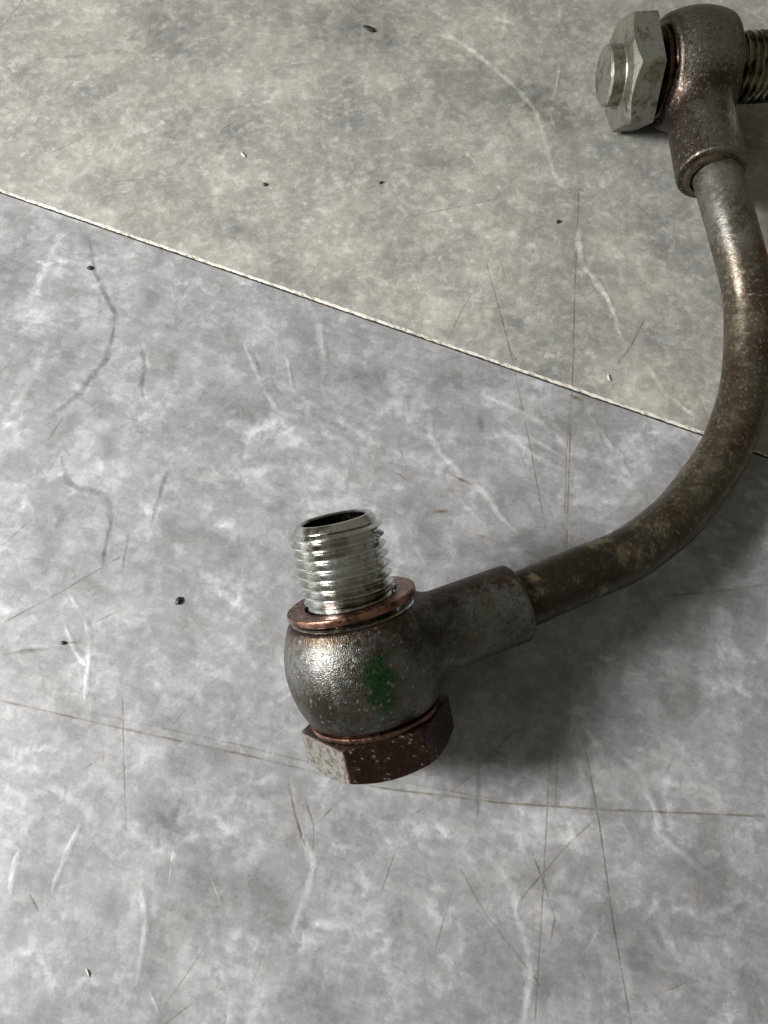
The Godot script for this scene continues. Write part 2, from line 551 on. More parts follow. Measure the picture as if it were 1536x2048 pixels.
	stroke([Vector2(22.6, -67.9), Vector2(28.1, -62.0), Vector2(34.5, -58.4)], 0.80, 0.125, 0.75, 0.00)
	stroke([Vector2(28.3, -65.8), Vector2(31.1, -63.6), Vector2(34.7, -61.0)], 0.50, 0.104, 0.75, 0.00)
	stroke([Vector2(40.3, -70.1), Vector2(44.5, -62.6), Vector2(46.8, -57.4)], 0.80, 0.104, 0.75, 0.00)
	stroke([Vector2(-21.1, -85.9), Vector2(-19.4, -82.4), Vector2(-17.6, -73.4)], 0.40, 0.073, 0.75, 0.00)
	stroke([Vector2(-28.2, -85.9), Vector2(-23.6, -75.6), Vector2(-18.8, -67.9)], 0.50, 0.073, 0.75, 0.00)
	stroke([Vector2(-12.0, -51.3), Vector2(-6.4, -52.3), Vector2(-2.6, -49.3)], 1.60, 0.130, 0.30, 0.00)
	stroke([Vector2(-33.0, -69.0), Vector2(-26.0, -66.8), Vector2(-20.3, -69.0), Vector2(-17.2, -64.7), Vector2(-22.9, -62.6)], 1.70, 0.156, 0.40, 0.00)
	stroke([Vector2(-16.1, -59.4), Vector2(-12.2, -57.4), Vector2(-7.4, -57.9)], 1.50, 0.143, 0.40, 0.00)
	stroke([Vector2(-30.6, -62.6), Vector2(-34.9, -56.3), Vector2(-28.3, -57.4), Vector2(-19.9, -59.4)], 1.30, 0.117, 0.40, 0.00)
	stroke([Vector2(-75.0, -117.1), Vector2(-69.5, -113.1), Vector2(-71.4, -104.1), Vector2(-73.4, -96.7)], 1.30, 0.130, 0.40, 0.00)
	stroke([Vector2(-51.7, -25.0), Vector2(-51.5, -19.7), Vector2(-51.4, -15.5)], 0.50, 0.104, 0.75, 0.00)
	stroke([Vector2(-56.6, -28.5), Vector2(-54.3, -24.1), Vector2(-51.2, -20.6)], 0.50, 0.125, 0.75, 0.00)
	stroke([Vector2(-56.5, -34.0), Vector2(-53.3, -30.3), Vector2(-51.6, -25.0)], 0.60, 0.104, 0.75, 0.00)
	stroke([Vector2(-33.6, -39.6), Vector2(-28.6, -34.0), Vector2(-22.1, -29.4)], 1.00, 0.130, 0.40, 0.00)
	stroke([Vector2(-49.6, -69.0), Vector2(-45.6, -67.9)], 0.80, 0.104, 0.75, 0.00)
	stroke([Vector2(13.8, 9.7), Vector2(19.5, 8.2)], 0.80, 0.146, 0.40, 0.00)
	stroke([Vector2(0.2, 3.7), Vector2(6.7, 5.2), Vector2(13.1, 6.7)], 1.40, 0.104, 0.30, 0.00)
	stroke([Vector2(-4.0, -2.5), Vector2(2.6, -0.1)], 1.00, 0.091, 0.30, 0.00)
	stroke([Vector2(-11.9, -47.3), Vector2(-15.4, -40.5)], 1.00, 0.091, 0.75, 0.00)
	stroke([Vector2(4.8, -46.3), Vector2(7.5, -39.6)], 0.90, 0.104, 0.75, 0.00)
	stroke([Vector2(-62.9, -111.8), Vector2(-60.9, -104.1), Vector2(-58.1, -98.5), Vector2(-55.4, -93.6), Vector2(-55.2, -88.2), Vector2(-55.9, -82.4), Vector2(-57.8, -79.5), Vector2(-60.2, -75.0), Vector2(-62.8, -72.3), Vector2(-64.9, -69.9)], 0.65, -0.182, -0.75, 0.00)
	stroke([Vector2(-49.2, -85.9), Vector2(-47.8, -81.3), Vector2(-48.2, -76.2), Vector2(-47.1, -73.4)], 0.55, -0.156, -0.75, 0.00)
	stroke([Vector2(-61.7, -61.0), Vector2(-60.4, -56.8), Vector2(-57.5, -54.8), Vector2(-53.1, -53.8), Vector2(-51.3, -51.8), Vector2(-50.7, -47.3), Vector2(-51.2, -42.4), Vector2(-51.2, -38.6)], 0.60, -0.195, -0.75, 0.00)
	stroke([Vector2(-41.2, -57.9), Vector2(-42.3, -52.3), Vector2(-43.3, -47.3)], 0.50, -0.130, -0.75, 0.00)
	stroke([Vector2(-47.2, -45.3), Vector2(-47.5, -39.6)], 0.50, -0.156, -0.75, 0.00)
	stroke([Vector2(-64.7, -34.9), Vector2(-65.4, -33.1)], 0.50, -0.104, -0.75, 0.00)
	stroke([Vector2(-82.1, -163.8), Vector2(-72.8, -164.9), Vector2(-61.7, -167.0)], 0.50, -0.104, -0.75, 0.00)
	stroke([Vector2(-21.7, -76.7), Vector2(-18.5, -73.4)], 0.60, -0.104, -0.75, 0.00)
	stroke([Vector2(15.7, -6.1), Vector2(15.9, -1.3), Vector2(15.3, 3.7)], 0.50, -0.130, -0.75, 0.00)
	stroke([Vector2(18.8, -70.1), Vector2(19.1, -66.8)], 0.80, -0.156, -0.75, 0.00)
	stroke([Vector2(-38.9, -2.5), Vector2(-35.3, -0.1), Vector2(-35.8, 3.7), Vector2(-38.1, 5.2)], 2.20, -0.065, -0.20, 0.00)
	stroke([Vector2(-46.8, 7.5), Vector2(-44.6, 8.9)], 1.00, -0.104, -0.75, 0.00)
	stroke([Vector2(31.5, -151.3), Vector2(36.8, -145.3)], 2.40, -0.091, -0.10, 0.00)
	stroke([Vector2(28.2, -143.8), Vector2(30.2, -139.4)], 1.20, -0.117, -0.10, 0.00)
	stroke([Vector2(-66.0, -15.5), Vector2(-44.8, -10.9), Vector2(-23.3, -6.5), Vector2(-0.7, -1.3), Vector2(19.1, 1.0), Vector2(34.6, 2.0), Vector2(62.9, 3.1)], 0.17, -0.203, -0.30, 0.35)
	stroke([Vector2(-51.2, -13.8), Vector2(-24.3, -8.1), Vector2(-5.7, -3.7), Vector2(19.1, 0.6)], 0.13, -0.125, -0.30, 0.25)
	stroke([Vector2(42.8, -125.2), Vector2(40.0, -101.6), Vector2(38.2, -84.7), Vector2(35.8, -62.6), Vector2(33.5, -42.4)], 0.13, -0.156, -0.40, 0.50)
	stroke([Vector2(38.7, -85.9), Vector2(35.2, -62.6), Vector2(33.1, -42.4)], 0.10, -0.101, -0.30, 0.25)
	stroke([Vector2(27.9, -6.5), Vector2(25.6, 11.9), Vector2(22.8, 32.3)], 0.14, -0.156, -0.40, 0.30)
	stroke([Vector2(29.3, -7.3), Vector2(27.9, 3.7)], 0.10, -0.109, -0.30, 0.25)
	stroke([Vector2(21.6, -106.0), Vector2(23.9, -93.6), Vector2(26.2, -80.1), Vector2(28.2, -63.6), Vector2(30.0, -46.1)], 0.13, -0.172, -0.40, 0.30)
	stroke([Vector2(34.0, -7.3), Vector2(35.2, 4.5), Vector2(36.0, 19.0), Vector2(37.3, 32.3)], 0.15, -0.172, -0.40, 0.20)
	stroke([Vector2(-68.2, -28.7), Vector2(-58.0, -34.8), Vector2(-47.9, -41.5)], 0.12, -0.234, -0.30, 0.25)
	stroke([Vector2(-51.4, -29.0), Vector2(-47.4, -31.2)], 0.10, -0.156, -0.30, 0.25)
	stroke([Vector2(-4.2, -125.2), Vector2(-0.7, -126.6)], 0.10, -0.195, -0.30, 0.25)
	stroke([Vector2(4.5, -117.5), Vector2(16.6, -120.5), Vector2(25.6, -122.8)], 0.11, -0.187, -0.20, 0.50)
	stroke([Vector2(-9.7, -128.0), Vector2(-0.9, -130.1), Vector2(10.3, -132.2), Vector2(24.9, -135.4)], 0.10, -0.094, -0.10, 0.40)
	stroke([Vector2(46.1, -80.5), Vector2(48.0, -83.0), Vector2(50.1, -85.9), Vector2(53.7, -92.4)], 0.15, -0.234, -0.30, 0.25)
	stroke([Vector2(-16.0, -2.5), Vector2(-14.4, 3.3), Vector2(-12.8, 7.5)], 0.20, -0.234, -0.40, 0.50)
	stroke([Vector2(-13.0, 0.6), Vector2(-11.4, 4.5), Vector2(-11.5, 10.4)], 0.14, -0.156, -0.30, 0.30)
	stroke([Vector2(-10.5, 3.7), Vector2(-7.9, 1.3)], 0.13, -0.156, -0.30, 0.25)
	stroke([Vector2(-45.0, -16.3), Vector2(-43.8, -7.3), Vector2(-41.9, 5.4)], 0.13, -0.195, -0.30, 0.20)
	stroke([Vector2(12.2, 10.8), Vector2(15.9, 17.3), Vector2(19.6, 21.8), Vector2(24.0, 27.3)], 0.15, -0.172, -0.30, 0.25)
	stroke([Vector2(11.7, 11.9), Vector2(7.9, 22.5)], 0.10, -0.117, -0.30, 0.25)
	stroke([Vector2(11.0, 9.7), Vector2(6.5, 16.2)], 0.10, -0.094, -0.30, 0.25)
	stroke([Vector2(34.5, 3.5), Vector2(28.8, 8.2), Vector2(25.8, 11.2), Vector2(20.8, 16.2)], 0.14, -0.156, -0.20, 0.30)
	stroke([Vector2(24.0, 8.6), Vector2(25.3, 12.6), Vector2(26.4, 16.2), Vector2(26.9, 18.0), Vector2(25.8, 21.8)], 0.18, -0.172, -0.30, 0.25)
	stroke([Vector2(24.5, -13.0), Vector2(19.6, -8.1), Vector2(15.2, -3.7), Vector2(10.1, -0.1), Vector2(4.3, 3.1)], 0.13, -0.140, -0.30, 0.25)
	stroke([Vector2(20.1, -101.6), Vector2(16.2, -94.2), Vector2(12.4, -85.9)], 0.14, -0.140, -0.30, 0.25)
	stroke([Vector2(25.4, -101.6), Vector2(24.6, -106.7)], 0.10, -0.117, -0.30, 0.25)
	stroke([Vector2(49.2, -33.8), Vector2(58.7, -34.5), Vector2(69.4, -36.0)], 0.12, -0.156, -0.20, 0.30)
	stroke([Vector2(-23.6, 27.2), Vector2(-28.0, 28.9), Vector2(-33.0, 32.3)], 0.16, -0.117, -0.30, 0.25)
	stroke([Vector2(-26.4, 19.7), Vector2(-29.9, 25.2), Vector2(-33.3, 29.9)], 0.16, -0.109, -0.30, 0.25)
	stroke([Vector2(-69.2, -138.7), Vector2(-76.0, -134.8)], 0.12, -0.195, -0.30, 0.25)
	stroke([Vector2(-76.5, -134.4), Vector2(-70.8, -137.9)], 0.10, -0.156, -0.30, 0.25)
	stroke([Vector2(-59.4, -127.3), Vector2(-53.4, -128.0)], 0.10, -0.172, -0.30, 0.25)
	stroke([Vector2(-37.3, -142.0), Vector2(-34.0, -144.4)], 0.13, -0.195, -0.30, 0.25)
	stroke([Vector2(-24.1, -104.8), Vector2(-17.9, -109.2)], 0.08, -0.117, -0.30, 0.25)
	stroke([Vector2(-28.7, 10.8), Vector2(-26.9, 14.1), Vector2(-25.9, 16.2)], 0.10, 0.125, -0.30, 0.25)
	stroke([Vector2(-34.2, 7.5), Vector2(-34.5, 13.3)], 0.08, 0.156, -0.30, 0.25)
	stroke([Vector2(-5.5, 8.2), Vector2(-6.7, 9.7)], 0.10, 0.094, -0.30, 0.25)
	stroke([Vector2(-44.7, -2.9), Vector2(-42.3, -5.3)], 0.13, -0.195, -0.30, 0.25)
	stroke([Vector2(-50.3, -4.1), Vector2(-48.0, -5.7)], 0.13, -0.195, -0.30, 0.25)
	stroke([Vector2(-70.6, -42.9), Vector2(-65.9, -48.3)], 0.10, -0.140, -0.30, 0.25)
	stroke([Vector2(-64.8, -56.3), Vector2(-62.3, -62.0)], 0.10, -0.156, -0.30, 0.25)
	stroke([Vector2(-65.1, -64.7), Vector2(-62.5, -70.1)], 0.09, -0.195, -0.30, 0.25)
	stroke([Vector2(24.3, -2.5), Vector2(24.5, 0.6)], 0.10, 0.078, -0.30, 0.25)
	stroke([Vector2(2.2, 7.5), Vector2(-0.6, 14.8)], 0.10, -0.156, -0.30, 0.25)
	stroke([Vector2(52.3, -0.9), Vector2(46.1, 2.2)], 0.12, -0.117, -0.30, 0.25)
	stroke([Vector2(46.8, -3.3), Vector2(48.3, -5.7)], 0.15, -0.195, -0.30, 0.25)
	stroke([Vector2(-24.8, -80.1), Vector2(-27.2, -85.9)], 0.20, -0.156, -0.20, 0.60)
	stroke([Vector2(60.6, -82.4), Vector2(63.4, -66.8)], 0.08, -0.078, -0.10, 0.40)
	stroke([Vector2(55.3, -64.7), Vector2(55.9, -60.5), Vector2(57.7, -57.4)], 0.08, -0.156, -0.10, 0.60)
	stroke([Vector2(-66.4, -23.4), Vector2(-62.2, -24.1), Vector2(-59.1, -24.3)], 0.45, -0.260, 0.00, 0.20)
	stroke([Vector2(-57.1, -25.4), Vector2(-53.6, -25.5)], 0.55, -0.286, 0.00, 0.20)
	stroke([Vector2(1.6, -58.2), Vector2(3.0, -57.4), Vector2(4.5, -56.1)], 0.30, -0.325, 0.00, 0.90)
	stroke([Vector2(13.0, -57.4), Vector2(14.0, -56.8), Vector2(16.5, -55.5)], 0.30, -0.364, 0.00, 1.00)
	stroke([Vector2(12.0, -54.5), Vector2(13.6, -54.1)], 0.35, -0.286, 0.00, 1.00)
	stroke([Vector2(9.3, -49.9), Vector2(11.6, -50.1)], 0.35, -0.390, 0.00, 1.00)
	stroke([Vector2(9.6, -53.3), Vector2(10.5, -52.8)], 0.20, -0.195, 0.00, 1.00)
	stroke([Vector2(-22.7, -77.3), Vector2(-20.1, -74.5)], 0.30, -0.156, 0.00, 0.70)
	stroke([Vector2(34.0, -51.8), Vector2(33.7, -51.1)], 0.25, -0.273, 0.00, 0.80)
	stroke([Vector2(9.8, -86.6), Vector2(13.4, -85.7)], 0.30, -0.325, 0.00, 1.00)
	stroke([Vector2(36.6, -74.5), Vector2(39.1, -73.4)], 0.35, -0.455, 0.00, 0.90)
	stroke([Vector2(25.9, -83.6), Vector2(26.5, -81.8)], 0.35, -0.390, 0.00, 0.60)
	stroke([Vector2(41.2, -74.7), Vector2(41.7, -74.3)], 0.30, -0.520, 0.00, 0.20)
	stroke([Vector2(39.6, -84.7), Vector2(40.4, -84.3)], 0.30, -0.390, 0.00, 0.30)
	stroke([Vector2(65.2, -101.4), Vector2(64.8, -100.4)], 0.30, -0.260, 0.00, 0.40)
	stroke([Vector2(16.4, -45.8), Vector2(19.6, -44.6)], 0.30, -0.156, 0.00, 0.80)
	stroke([Vector2(-62.5, -130.1), Vector2(-59.1, -129.4)], 1.00, -0.130, 0.00, 0.40)
	stroke([Vector2(-9.0, 13.3), Vector2(-8.2, 11.2)], 0.40, -0.234, 0.00, 0.20)
	stroke([Vector2(-48.4, -66.8), Vector2(-46.9, -66.3)], 0.25, -0.273, 0.00, 0.10)
	stroke([Vector2(-56.1, 14.8), Vector2(-54.6, 16.9)], 0.30, -0.455, 0.00, 0.20)
	stroke([Vector2(8.3, 5.2), Vector2(9.5, 6.0)], 0.50, -0.234, 0.00, 0.30)
	stroke([Vector2(30.2, 15.8), Vector2(37.3, 16.2)], 2.20, -0.078, 0.00, 0.15)

func random_marks() -> void:
	for i in 150:      # hair scratches of use
		var p := Vector2(rng.randf_range(-100, 100), rng.randf_range(-188, 40))
		var q := rng.randfn(-0.6, 0.7)
		var l := rng.randf_range(1.5, 9.0)
		var d := Vector2(cos(q), sin(q)) * l
		var bend := Vector2(-d.y, d.x) * rng.randf_range(-0.12, 0.12)
		stroke([p, p + d * 0.5 + bend, p + d], rng.randf_range(0.05, 0.09), rng.randf_range(-0.11, -0.03) if rng.randf() < 0.75 else rng.randf_range(0.05, 0.12), -0.15, rng.randf() * 0.4)
	for i in 130:      # ingrained dirt
		var p := Vector2(rng.randf_range(-100, 100), rng.randf_range(-188, 40))
		stroke([p, p + Vector2(rng.randf_range(-0.5, 0.5), rng.randf_range(-0.3, 0.3))], rng.randf_range(0.06, 0.2), rng.randf_range(-0.22, -0.06), 0.0, rng.randf() * 0.8)
	for i in 45:       # short faint veins of the print
		var p := Vector2(rng.randf_range(-100, 100), rng.randf_range(-188, 40))
		var q := rng.randfn(0.95, 0.45)
		var l := rng.randf_range(3.0, 9.0)
		var d := Vector2(cos(q), sin(q)) * l
		var bend := Vector2(-d.y, d.x) * rng.randf_range(-0.25, 0.25)
		var up := rng.randf() < 0.7
		stroke([p, p + d * 0.4 + bend, p + d], rng.randf_range(0.3, 0.7), rng.randf_range(0.03, 0.09) if up else rng.randf_range(-0.07, -0.03), 0.2 if up else -0.2, 0.0)


func floor_row(iz: int) -> void:
	var c := PackedByteArray()
	c.resize(TEX_W * 3)
	var c2 := PackedByteArray()
	c2.resize(TEX_W * 3)
	var hh := PackedFloat32Array()
	hh.resize(TEX_W)
	var ro := PackedByteArray()
	ro.resize(TEX_W)
	var z := FLOOR_Z + iz / 8.0
	var dice := RandomNumberGenerator.new()
	dice.seed = 1000 + iz
	for ix in TEX_W:
		var x := FLOOR_X + ix / 8.0
		var k := iz * TEX_W + ix
		var side := (Vector2(x, z) - SEAM).dot(ACROSS)
		var wx := x + 0.9 * middle.get_noise_2d(x + 300.0, z)
		var wz := z + 0.9 * middle.get_noise_2d(x, z + 300.0)
		var big := coarse.get_noise_2d(wx, wz)
		var mid := middle.get_noise_2d(wx, wz)
		var small := fine.get_noise_2d(wx * 1.0, wz)
		var blot := mottle.get_noise_2d(wx + 70.0, wz - 20.0)
		var area := patch.get_noise_2d(wx - 120.0, wz + 40.0)
		var shard := smoothstep(0.0, 0.16, shards.get_noise_2d(wx, wz)) - 0.5
		var chip := smoothstep(0.0, 0.20, shards.get_noise_2d(wx * 2.2 + 400.0, wz * 2.2)) - 0.5
		var flake := smoothstep(0.06, 0.30, shards.get_noise_2d(wx * 4.4, wz * 4.4 + 400.0)) - 0.3
		var grit := gritty.get_noise_2d(x + 0.3 * small, z)
		var tiny := speck.get_noise_2d(x, z) * 0.6 + dice.randf_range(-0.5, 0.5)
		var h := 0.0
		var fleck := smoothstep(0.10, 0.30, fleck_noise.get_noise_2d(x + 0.7 * wobble.get_noise_2d(x, z), z))
		# warm beige print: cloudy, with small pale blobs and darker violet-grey clouds
		var beige := 0.608 + 0.08 * big + 0.06 * mid + 0.06 * small + 0.030 * grit + 0.035 * tiny + 0.036 * shard + 0.034 * chip + 0.040 * flake
		beige += 0.085 * fleck * (0.3 + 0.7 * smoothstep(-0.25, 0.3, area))
		beige += 0.035 * smoothstep(0.10, 0.40, blot + 0.4 * small)
		beige -= 0.028 * smoothstep(0.10, 0.45, area + 0.3 * small)
		var warm_beige := 0.88 + 0.3 * big - 0.3 * smoothstep(0.05, 0.4, area) + 0.5 * grit
		# cool grey print: pale lace and sheets with torn edges over a faint slanting hatch
		var ax := x * 0.93 + z * 0.37
		var az := z * 0.93 - x * 0.37
		var hatch := fine.get_noise_2d(ax * 0.28, az * 1.7)
		var net := web.get_noise_2d(wx + 1.2 * small + 60.0, wz * 1.15 + 0.8 * mid)
		var lace := smoothstep(0.55, 0.90, net + 0.12 * small + 0.05 * chip) * smoothstep(-0.2, 0.3, area + 0.3 * big)
		var sheet := smoothstep(-0.1, 0.45, middle.get_noise_2d(ax * 0.6 + 33.0, az * 1.3) + 0.5 * small)
		var grey := 0.588 + 0.05 * big + 0.04 * mid + 0.045 * small + 0.05 * hatch + 0.028 * grit + 0.032 * tiny + 0.046 * shard + 0.032 * chip + 0.030 * flake
		grey += 0.06 * sheet * smoothstep(-0.05, 0.35, area + 0.3 * big + 0.2 * blot)
		grey += 0.085 * lace + 0.03 * fleck * smoothstep(-0.2, 0.25, area)
		grey -= 0.05 * smoothstep(0.1, 0.5, -area + 0.2 * small)
		var warm_grey := -0.28 + 0.2 * big + 0.25 * smoothstep(0.1, 0.45, -area) - 0.2 * smoothstep(0.1, 0.5, area) + 0.5 * grit
		if side > 0.0:
			h = 0.26 * mid + 0.12 * small + 0.15 * fleck
		else:
			h = 0.15 * mid + 0.10 * small + 0.06 * hatch + 0.10 * shard + 0.35 * lace
		h += relief[k] * 1.5
		var marks := cloud_falloff[k] * (1.0 + 0.5 * chip + 0.5 * flake) + ink[k] * (0.75 + 0.5 * small)
		var st := rust[k]
		for kind in 2:
			var v := (beige if kind == 0 else grey) + marks
			var warm := warm_beige if kind == 0 else warm_grey
			var r := v * (1.0 + 0.014 * warm)
			var g := v * (1.0 + 0.001 * warm)
			var b := v * (1.0 - 0.041 * warm)
			if st > 0.0:
				r = lerpf(r, v * 1.06 + 0.02, st)
				g = lerpf(g, v * 0.93, st)
				b = lerpf(b, v * 0.70, st)
			var to := c if kind == 0 else c2
			to[ix * 3] = clampi(int(r * 255.0), 8, 250)
			to[ix * 3 + 1] = clampi(int(g * 255.0), 8, 250)
			to[ix * 3 + 2] = clampi(int(b * 255.0), 8, 250)
			if kind == 0:
				c = to
			else:
				c2 = to
		hh[ix] = 0.5 + 0.2 * h + 0.012 * shard + 0.010 * tiny
		ro[ix] = clampi(int((0.46 + 0.10 * small + 0.08 * mid - 0.08 * ink[k]) * 255.0), 40, 255)
	lock.lock()
	rows_color[iz] = c
	rows_grey[iz] = c2
	rows_height[iz] = hh
	rows_rough[iz] = ro
	lock.unlock()


func build_floor() -> void:
	ink.resize(TEX_W * TEX_H)
	relief.resize(TEX_W * TEX_H)
	rust.resize(TEX_W * TEX_H)
	cloud_falloff.resize(TEX_W * TEX_H)
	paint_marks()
	random_marks()
	rows_color.resize(TEX_H)
	rows_grey.resize(TEX_H)
	rows_height.resize(TEX_H)
	rows_rough.resize(TEX_H)
	var job := WorkerThreadPool.add_group_task(floor_row, TEX_H)
	WorkerThreadPool.wait_for_group_task_completion(job)
	var color := PackedByteArray()
	var color2 := PackedByteArray()
	var height := PackedFloat32Array()
	var rough := PackedByteArray()
	for i in TEX_H:
		color.append_array(rows_color[i])
		color2.append_array(rows_grey[i])
		height.append_array(rows_height[i])
		rough.append_array(rows_rough[i])
	var vinyl := StandardMaterial3D.new()
	vinyl.resource_name = "printed_vinyl"
	vinyl.albedo_texture = ImageTexture.create_from_image(Image.create_from_data(TEX_W, TEX_H, false, Image.FORMAT_RGB8, color))
	vinyl.roughness = 1.0
	vinyl.roughness_texture = ImageTexture.create_from_image(Image.create_from_data(TEX_W, TEX_H, false, Image.FORMAT_L8, rough))
	vinyl.metallic_specular = 0.5
	vinyl.heightmap_enabled = true
	vinyl.heightmap_texture = ImageTexture.create_from_image(Image.create_from_data(TEX_W, TEX_H, false, Image.FORMAT_RF, height.to_byte_array()))
	vinyl.heightmap_scale = 0.036
	var vinyl_grey: StandardMaterial3D = vinyl.duplicate()
	vinyl_grey.resource_name = "printed_vinyl_grey"
	vinyl_grey.albedo_texture = ImageTexture.create_from_image(Image.create_from_data(TEX_W, TEX_H, false, Image.FORMAT_RGB8, color2))
	var core := StandardMaterial3D.new()
	core.resource_name = "white_vinyl_core"
	core.albedo_color = Color(0.79, 0.775, 0.74)
	core.vertex_color_use_as_albedo = true
	core.roughness = 0.6
	var dirt := StandardMaterial3D.new()
	dirt.resource_name = "dirt_in_joint"
	dirt.albedo_color = Color(0.24, 0.22, 0.19)
	dirt.roughness = 0.95

	var ground := Node3D.new()
	ground.name = "floor"
	ground.set_meta("kind", "structure")
	add_child(ground)
	var bed := PlaneMesh.new()
	bed.size = Vector2(1.2, 1.2)
	var joint_bed := part("joint_bed", bed, dirt, ground)
	joint_bed.position = Vector3(0, -0.0012, -0.08)
	# a = distance along the long joint, b = distance across it (positive away from the viewer)
	var upper := tile(vinyl, core, dirt, ground, LEFT_JOINT + 0.12, 520.0, 0.0, 430.0, STEP_UP, 0.55)
	upper.name = "floor_tile"
	tile(vinyl_grey, core, dirt, ground, -420.0, 520.0, -0.17, -430.0, 0.0, 0.05)
	tile(vinyl, core, dirt, ground, LEFT_JOINT - 0.12, -420.0, 0.35, 430.0, 0.28, 0.12)


# one vinyl tile from a0 to a1 along the joint and from b0 outwards to b1; its two near edges are worn: the top stops short of the foot by `bevel`
func tile(vinyl: Material, core: Material, dirt: Material, parent: Node3D, a0: float, a1: float, b0: float, b1: float, top: float, bevel: float) -> Node3D:
	var away := signf(b1 - b0)
	var right := signf(a1 - a0)
	var edge_a := 0.16 if top > 0.3 else 0.05
	var n := 900
	var rows := [PackedVector3Array(), PackedVector3Array()]
	var strip := [PackedVector3Array(), PackedVector3Array(), PackedVector3Array()]
	var grime := [PackedVector3Array(), PackedVector3Array(), PackedVector3Array()]
	for j in n + 1:
		var a := lerpf(a0 + right * edge_a, a1, float(j) / n)
		if absf(a1 - a0) > 300.0:
			a = a0 + right * edge_a + (a1 - a0 - right * edge_a) * pow(float(j) / n, 1.4)
		var wear := wobble.get_noise_2d(a * 0.55, top * 100.0 + 7.0)
		var nick := maxf(0.0, wobble.get_noise_2d(a * 0.8, 90.0 + top * 31.0) - 0.25)
		var foot := away * bevel * 0.30 * (wobble.get_noise_2d(a * 3.1, 300.0 + top) + 0.4)
		var lip := b0 + away * (bevel * (1.0 + 0.35 * wear) + nick * bevel * 0.8)
		rows[0].append(spot(a, lip, top))
		rows[1].append(spot(a, b1, top))
		strip[0].append(spot(a, lip, top))
		strip[1].append(spot(a, lerpf(lip, b0, 0.5), top - 0.13))
		var hem := spot(a, b0 + foot, top - STEP_UP * (0.62 + 0.55 * wobble.get_noise_2d(a * 2.7, 640.0 + top)))
		strip[2].append(hem)
		grime[0].append(hem)
		grime[1].append(spot(a, b0 + foot - away * 0.03, hem.y - 0.03))
		grime[2].append(spot(a, b0 + foot - away * 0.02, top - 1.6))
	var s := Shape.new()
	var white := func(_p: Vector3, _n: Vector3) -> Color: return Color.WHITE
	s.sheet(rows, false, white, func(_p, _i, _j): return Vector3.UP)
	var m := s.done(MM)
	var arrays := m.surface_get_arrays(0)
	var uv := PackedVector2Array()
	for p: Vector3 in arrays[Mesh.ARRAY_VERTEX]:
		uv.append(Vector2((p.x / MM - FLOOR_X) * 8.0 / TEX_W, (p.z / MM - FLOOR_Z) * 8.0 / TEX_H))
	arrays[Mesh.ARRAY_TEX_UV] = uv
	var mm := ArrayMesh.new()
	mm.add_surface_from_arrays(Mesh.PRIMITIVE_TRIANGLES, arrays)
	var t := part("floor_tile", mm, vinyl, parent)
	# the cut edge along the long joint: white core, greyed where grime sticks to it
	var e := Shape.new()
	var grubby := func(p: Vector3, _n: Vector3) -> Color:
		var g := smoothstep(0.05, 0.3, wobble.get_noise_3d(p.x * 1.3, p.y * 5.0, p.z * 1.3) + 0.35 * wobble.get_noise_2d(p.x * 0.15 + 40.0, 0.0))
		return Color(1, 1, 1).lerp(Color(0.34, 0.31, 0.27), g * 0.85)
	var facing := Vector3(-ACROSS.x, 0.6, -ACROSS.y) * Vector3(away, 1, away)
	e.sheet(strip, false, grubby, func(_p, _i, _j): return facing)
	part("worn_edge", e.done(MM), core, t)
	var low := Shape.new()
	low.sheet(grime, false, white, func(_p, _i, _j): return facing)
	part("grimy_edge", low.done(MM), dirt, t)
	# and along the short joint
	var e2 := Shape.new()
	var strip2 := [PackedVector3Array(), PackedVector3Array(), PackedVector3Array()]
	for j in 301:
		var b := lerpf(b0 + away * bevel, b1, pow(j / 300.0, 1.3))
		var wear2 := wobble.get_noise_2d(b * 2.0, 500.0 + top)
		strip2[0].append(spot(a0 + right * edge_a, b, top))
		strip2[1].append(spot(a0 + right * edge_a * 0.3 * (1.0 + wear2), b, top - 0.12))
		strip2[2].append(spot(a0, b, top - 1.6))
	e2.sheet(strip2, false, white, func(_p, _i, _j): return Vector3(-ALONG.x * right, 0.6, -ALONG.y * right))
	part("worn_edge", e2.done(MM), core, t)
	return t


func spot(a: float, b: float, y: float) -> Vector3:
	var p := SEAM + ALONG * a + ACROSS * b
	return Vector3(p.x, y, p.y)


# ---------------------------------------------------------------- metals

func grain_image(side: int, wavelength_px: float, octaves: int, the_seed: int, low: float, high: float, contrast: float) -> ImageTexture:
	var n := noise(the_seed, wavelength_px, octaves, 0.6)
	var im := n.get_seamless_image(side, side, false, false, 0.15, true)
	im.convert(Image.FORMAT_L8)
	var d := im.get_data()
	for i in d.size():
		var v := clampf((d[i] / 255.0 - 0.5) * contrast + 0.5, 0.0, 1.0)
		d[i] = int(lerpf(low, high, v) * 255.0)
	return ImageTexture.create_from_image(Image.create_from_data(side, side, false, Image.FORMAT_L8, d))


func metal(called: String, metallic: float, tile_mm: float, rough: Texture2D, bump: Texture2D, bump_mm: float, specular := 0.5) -> StandardMaterial3D:
	var m := StandardMaterial3D.new()
	m.resource_name = called
	m.vertex_color_use_as_albedo = true
	m.metallic = metallic
	m.metallic_specular = specular
	m.roughness = 1.0
	m.roughness_texture = rough
	m.uv1_triplanar = true
	m.uv1_scale = Vector3.ONE * (1000.0 / tile_mm)
	if bump:
		m.heightmap_enabled = true
		m.heightmap_texture = bump
		m.heightmap_scale = bump_mm * 0.1
	M[called] = m
	return m


